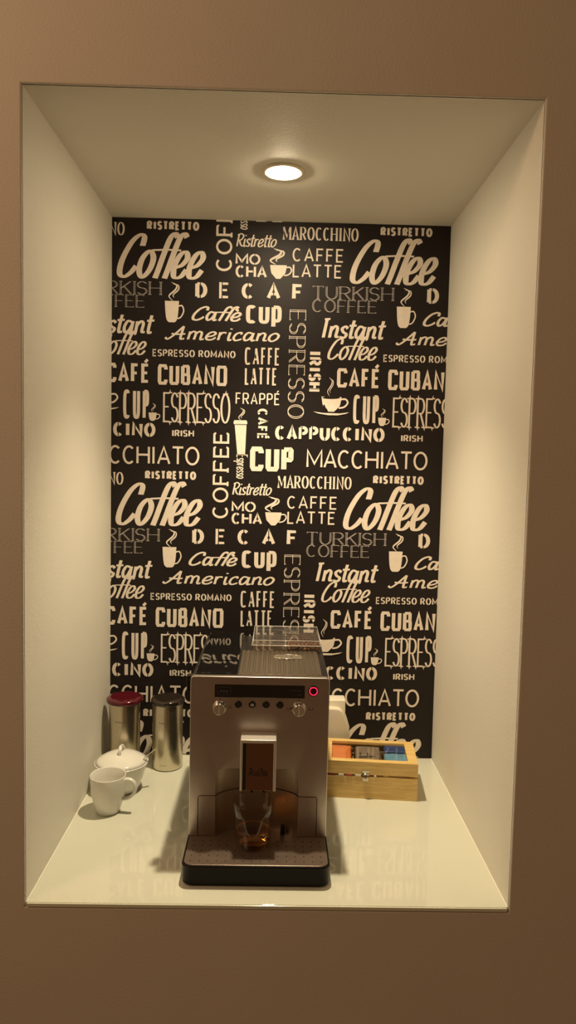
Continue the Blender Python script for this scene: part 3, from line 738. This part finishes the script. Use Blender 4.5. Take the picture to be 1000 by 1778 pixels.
# ------------------------------------------------------------------ crockery, glass, canisters
def build_small():
    # tumbler and drink
    g = BM(); z0 = .0379
    lathe(g, [(0, z0), (.027, z0), (.0305, z0 + .002), (.0318, z0 + .006), (.0335, z0 + .030), (.0358, z0 + .060), (.0372, z0 + .0815), (.0366, z0 + .0823), (.0358, z0 + .0815), (.0344, z0 + .060), (.0320, z0 + .030), (.0302, z0 + .008), (.027, z0 + .006), (0, z0 + .006)], -.0305, .1215, 64)
    tag(obj('drinking_glass', g, M['glass']), 'clear tumbler of amber drink standing on the drip tray under the spout', 'glass')
    g = BM(); lathe(g, [(0, z0 + .0064), (.0262, z0 + .0064), (.0296, z0 + .0084), (.0312, z0 + .028), (.0309, z0 + .0292), (0, z0 + .0288)], -.0305, .1215, 64)
    tag(obj('coffee_drink', g, M['drink']), 'amber drink filling the bottom third of the tumbler', 'drink')
    # mug
    t = thing('mug', 'plain white mug with a handle, nearest the front left of the shelf', 'mug', (-.3365, .310, 0), math.radians(-8))
    bm = BM(); lathe(bm, [(0, .0012), (.020, .0012), (.0205, 0), (.0228, 0), (.0242, .0015), (.0272, .012), (.0312, .024), (.0338, .040), (.0352, .058), (.0368, .0772), (.0362, .0785), (.0350, .0772), (.0334, .058), (.0318, .040), (.0290, .024), (.0240, .010), (.018, .0055), (0, .005)])
    obj('cup_body', bm, M['porcelain'], t)
    bm = BM(); tube(bm, smooth([(.0345, 0, .0690), (.0450, 0, .0710), (.0550, 0, .0655), (.0590, 0, .0530), (.0540, 0, .0400), (.0430, 0, .0310), (.0315, 0, .0285)], 6), .0034, 12, 1.5, up=Vector((0, 1, 0)))
    obj('handle', bm, M['porcelain'], t)
    # sugar bowl
    t = thing('sugar_bowl', 'white lidded porcelain sugar bowl behind the mug', 'bowl', (-.3305, .411, 0))
    bm = BM(); lathe(bm, [(0, .002), (.031, .002), (.032, 0), (.035, 0), (.0365, .002), (.0425, .014), (.0490, .034), (.0545, .052), (.0582, .0610), (.0585, .0632), (.0560, .0636), (.0535, .0600), (.047, .036), (.039, .014), (.03, .006), (0, .005)])
    obj('bowl_body', bm, M['porcelain'], t)
    bm = BM(); lathe(bm, [(.0555, .0637), (.0562, .0650), (.0500, .0690), (.040, .0752), (.028, .0805), (.014, .0832), (0, .0838), (0, .0815), (.014, .0808), (.028, .0778), (.04, .0722), (.05, .0652)], closed=False)
    lid = obj('lid', bm, M['porcelain'], t)
    bm = BM(); tube(bm, smooth([(-.0015, -.016, .0812), (-.001, -.013, .0920), (0, 0, .0985), (.001, .013, .0920), (.0015, .016, .0812)], 7), .0040, 12, .6, up=Vector((0, 1, .3)))
    obj('knob', bm, M['porcelain'], lid)
    # spoon leaning out of the bowl
    bm = BM()
    path = smooth([(-.286, .404, .0655), (-.2775, .4065, .0745), (-.266, .411, .0835), (-.254, .416, .0915)], 5)
    tube(bm, path, [.0016 + .0011 * k / (len(path) - 1) for k in range(len(path))], 10, .45)
    tag(obj('spoon', bm, M['chrome']), 'steel spoon handle sticking out of the white sugar bowl', 'spoon')
    # canisters
    def canister(x, y, label, lidmat, rl, dz):
        t = thing('canister', label, 'canister', (x, y, 0), 0, 'steel canisters by the back wall')
        h = .1555 + dz
        bm = BM(); lathe(bm, [(0, .0006), (.0330, .0006), (.0352, .0016), (.0360, .004), (.0360, h - .001), (.0352, h)], seg=72); lathe(bm, [(.0352, h), (0, h)], seg=72)
        bd = obj('body', bm, M['steel'], t)
        bm = BM(); lathe(bm, [(0, h + .0002), (rl - .004, h + .0002), (rl - .0012, h + .0010), (rl, h + .0040), (rl - .0004, h + .0085), (rl - .0030, h + .0112), (rl - .009, h + .0124), (rl - .016, h + .0116), (0, h + .0105)], seg=72)
        obj('lid', bm, lidmat, t)
        for nm, args in (('etched_name', (-.0165, .0095, .1195 + dz, .1150 + dz, .13, .10)), ('etched_mark', (-.0130, .0040, .0170, .0145, .10, .09))):
            W = Print(); W.word('brabantia', *args, gap=.08, script=True)
            bm = BM()
            for pts, mi, k in W.f:
                try: bm.faces.new([bm.verts.new((.03606 * math.sin(px / .036), -.03606 * math.cos(px / .036), pz)) for px, pz in pts])
                except ValueError: pass
            obj(nm, bm, M['steeltext'], bd)
    canister(-.3500, .535, 'tall brushed steel canister with a dark red lid, against the left wall', M['redlid'], .0428, 0)
    canister(-.2475, .533, 'tall brushed steel canister with a black lid, beside the coffee machine', M['blacklid'], .0400, 0)
    # white casing behind the box
    t = thing('white_container', 'cream white container at the back wall between coffee machine and wooden box', 'container', (.150, .56, 0))
    bm = BM(); prism(bm, [(-.030, .0005), (.026, .0005), (.030, .045), (.034, .066), (.0375, .082), (.0375, .094), (.032, .112), (.0265, .126), (.0265, .1585), (-.030, .1585)], 'y', -.004, .036); bevel(bm, .0020, 3); obj('back_casing', bm, M['plastic'], t, 40)
    bm = BM(); prism(bm, [(-.030, .0005), (.022, .0005), (.026, .045), (.0305, .066), (.0340, .082), (.0340, .090), (.0290, .108), (.0225, .128), (.0170, .1385), (.0080, .1440), (-.030, .1460)], 'y', -.026, -.0042); bevel(bm, .0022, 3); obj('front_casing', bm, M['plastic'], t, 40)

# ------------------------------------------------------------------ tea box
def build_box():
    ang = math.atan2(-.0179, .2057)
    L, D, h = .2065, .1260, .0495
    T = thing('tea_box', 'pale wooden hinged box with a glazed lid, right of the coffee machine', 'box', (.1130, .3876, 0), ang)
    bm = BM(); w = .007
    box(bm, 0, L, 0, w, 0, h); box(bm, 0, L, D - w, D, 0, h); box(bm, 0, w, w, D - w, 0, h); box(bm, L - w, L, w, D - w, 0, h); box(bm, w, L - w, w, D - w, .001, .005)
    obj('base', bm, M['wood'], T)
    for x in (.0680, .1325):
        bm = BM(); box(bm, x - .0015, x + .0015, w, D - w, .005, .047); obj('divider', bm, M['wood'], T)
    a, b = .0540, .0828
    bm = BM()
    box(bm, 0, L, 0, w, a, b - .006); box(bm, 0, L, D - w, D, a, b - .006); box(bm, 0, w, w, D - w, a, b - .006); box(bm, L - w, L, w, D - w, a, b - .006)
    z1, z0 = b, b - .006
    box(bm, 0, L, 0, .0150, z0, z1); box(bm, 0, L, D - .015, D, z0, z1); box(bm, 0, .019, .0150, D - .015, z0, z1); box(bm, L - .021, L, .0150, D - .015, z0, z1)
    lid = obj('lid', bm, M['wood'], T)
    bm = BM(); box(bm, .019, L - .021, .0150, D - .015, z0 + .0005, z0 + .0022); obj('pane', bm, M['pane'], lid)
    lx = .0935
    bm = BM(); box(bm, lx - .008, lx + .008, -.0016, -.0001, .0545, .0640); bevel(bm, .0007, 2)
    tube(bm, [(lx - .0085, -.0030, .0560), (lx + .0085, -.0030, .0560)], .0020, 12); obj('latch', bm, M['latch'], T)
    bm = BM(); box(bm, lx - .0065, lx + .0065, -.0016, -.0001, .0400, .0488); bevel(bm, .0007, 2)
    tube(bm, smooth([(lx - .003, -.0022, .0560), (lx - .003, -.0050, .0500), (lx, -.0052, .0462), (lx + .003, -.0050, .0500), (lx + .003, -.0022, .0560)], 6), .0010, 8); obj('latch_hook', bm, M['latch'], T)
    for x in (.05, L - .05):
        bm = BM(); tube(bm, [(x - .009, D + .0018, .0520), (x + .009, D + .0018, .0520)], .0017, 10); obj('hinge', bm, M['latch'], T)
    # sachets
    BX = Matrix.Translation((.1130, .3876, 0)) @ Matrix.Rotation(ang, 4, 'Z')
    def sachet(label, mat, x0, x1, y0, y1, z, rx=0.0, th=.005, extra=None, group='sachets under the lid glass'):
        """pillow-shaped packet with crimped ends, lying flat in the box"""
        cx, cy = (x0 + x1) / 2, (y0 + y1) / 2
        bm = BM(); n = 12; g = {}
        for s in (1, -1):
            for i in range(n + 1):
                for j in range(n + 1):
                    u, v = i / n * 2 - 1, j / n * 2 - 1
                    hgt = th / 2 * max(0, (1 - u ** 4)) ** .6 * max(0, (1 - v ** 6)) ** .6
                    edge = i in (0, n) or j in (0, n)
                    if s == -1 and edge: continue
                    g[s, i, j] = bm.verts.new((u * (x1 - x0) / 2, v * (y1 - y0) / 2, s * hgt + .0004 * math.sin(9 * u + 5 * v) * (not edge)))
        for s in (1, -1):
            for i in range(n):
                for j in range(n):
                    q = [g.get((s, a_, b_)) or g[1, a_, b_] for a_, b_ in ((i, j), (i + 1, j), (i + 1, j + 1), (i, j + 1))]
                    try: bm.faces.new(q).smooth = True
                    except ValueError: pass
        bmesh.ops.recalc_face_normals(bm, faces=bm.faces[:])
        o = obj('sachet', bm, mat); o.matrix_world = BX @ Matrix.Translation((cx, cy, z)) @ Matrix.Rotation(rx, 4, 'X')
        tag(o, label, 'sachet', group)
        if extra: extra(o, th)
        return o
    def scribble(o, th):
        W = Print()
        for pts in ([(-.019, -.012), (-.015, .002), (-.0165, .010), (-.018, .002), (-.015, -.012), (-.0115, -.003), (-.0105, -.011), (-.007, -.003), (-.006, -.010), (-.003, -.003)], [(-.003, -.010), (.001, .003), (-.001, .009), (-.001, -.010), (.004, -.003), (.004, -.010), (.008, -.003), (.008, -.010), (.013, -.003), (.018, -.006)]):
            W.ribbon(smooth(pts, 6), .0016, .0010)
        bm = BM()
        for pts, mi, k in W.f:
            try: bm.faces.new([bm.verts.new((px, pz, th / 2 + .0007)) for px, pz in pts])
            except ValueError: pass
        obj('sachet_print', bm, M['mark'], o)
    sachet('orange sachet under the glazed lid, left end of the wooden box', M['orange'], .0095, .0645, .018, .1165, .0662, .10, .009)
    sachet('brown-grey sachet with black handwriting print in the middle of the wooden box', M['taupe'], .0715, .1295, .016, .1165, .0664, .10, .008, scribble)
    sachet('dark blue sachet at the back right under the box lid', M['blue'], .1365, .1965, .0835, .1175, .0722, .10, .008)
    sachet('light blue sachet in front of the dark blue one under the box lid', M['sky'], .1365, .1965, .0440, .0825, .0675, .07, .008)
    def stub(label, mat, x0, x1, zt):
        bm = BM(); box(bm, x0, x1, -.0011, .0075, .0499, zt); bevel(bm, .0007, 2)
        o = obj('sachet', bm, mat); o.matrix_world = BX; tag(o, label, 'sachet', 'sachets standing along the box seam')
    stub('wine red sachet edge showing in the box seam, furthest from the latch', M['wine'], .009, .0300, .0537)
    stub('white sachet edge in the box seam between wine red and bright red ones', M['tag'], .0345, .0465, .0537)
    stub('bright red sachet edge showing in the box seam left of the latch', M['red'], .0505, .0640, .0537)
    stub('small white sachet edge in the box seam just left of the latch', M['tag'], .0705, .0840, .0537)
    stub('small white sachet edge in the box seam just right of the latch', M['tag'], .1120, .1170, .0537)

# ------------------------------------------------------------------ light, camera, output
def build_light_camera():
    w = bpy.data.worlds.new('room'); scene.world = w; w.use_nodes = True
    b = w.node_tree.nodes['Background']; b.inputs[0].default_value = (1.0, .53, .23, 1); b.inputs[1].default_value = .105
    l = bpy.data.lights.new('downlight_beam', 'SPOT'); l.energy = 46; l.color = (1.0, .82, .54); l.spot_size = math.radians(92); l.spot_blend = 1; l.shadow_soft_size = .018
    o = bpy.data.objects.new('downlight_beam', l); COL.objects.link(o); o.location = (0, .305, HT - .030)
    l = bpy.data.lights.new('room_lamp', 'AREA'); l.shape = 'DISK'; l.size = .5; l.energy = 12; l.color = (1, .63, .35)
    o = bpy.data.objects.new('room_lamp', l); COL.objects.link(o); o.location = (-1.5, -1.1, 1.9)
    o.rotation_euler = (Vector((-.6, 0, 1.0)) - o.location).to_track_quat('-Z', 'Y').to_euler()
    R = Matrix(((0.9996490639298048, -0.014979354825792938, 0.02184875083999025), (0.02071392953977333, -0.07213114104461821, -0.997180039719319), (0.01651308896864202, 0.9972826667603345, -0.07179554632502858)))
    c = bpy.data.cameras.new('camera'); c.sensor_fit = 'VERTICAL'; c.sensor_height = 36; c.sensor_width = 36 * 1000 / 1778
    c.lens = 36 * 1244.555 / 1778; c.clip_start = .01
    o = bpy.data.objects.new('camera', c); COL.objects.link(o)
    m = Matrix((R[0], -R[1], -R[2])).transposed().to_4x4(); m.translation = (-.00037, -1.13464, .73363)
    o.matrix_world = m; scene.camera = o
    v = scene.view_settings; v.view_transform = 'Standard'; v.look = 'None'; v.exposure = 0; v.gamma = 1; v.use_curve_mapping = False

build_setting(); build_machine(); build_small(); build_box(); build_light_camera()
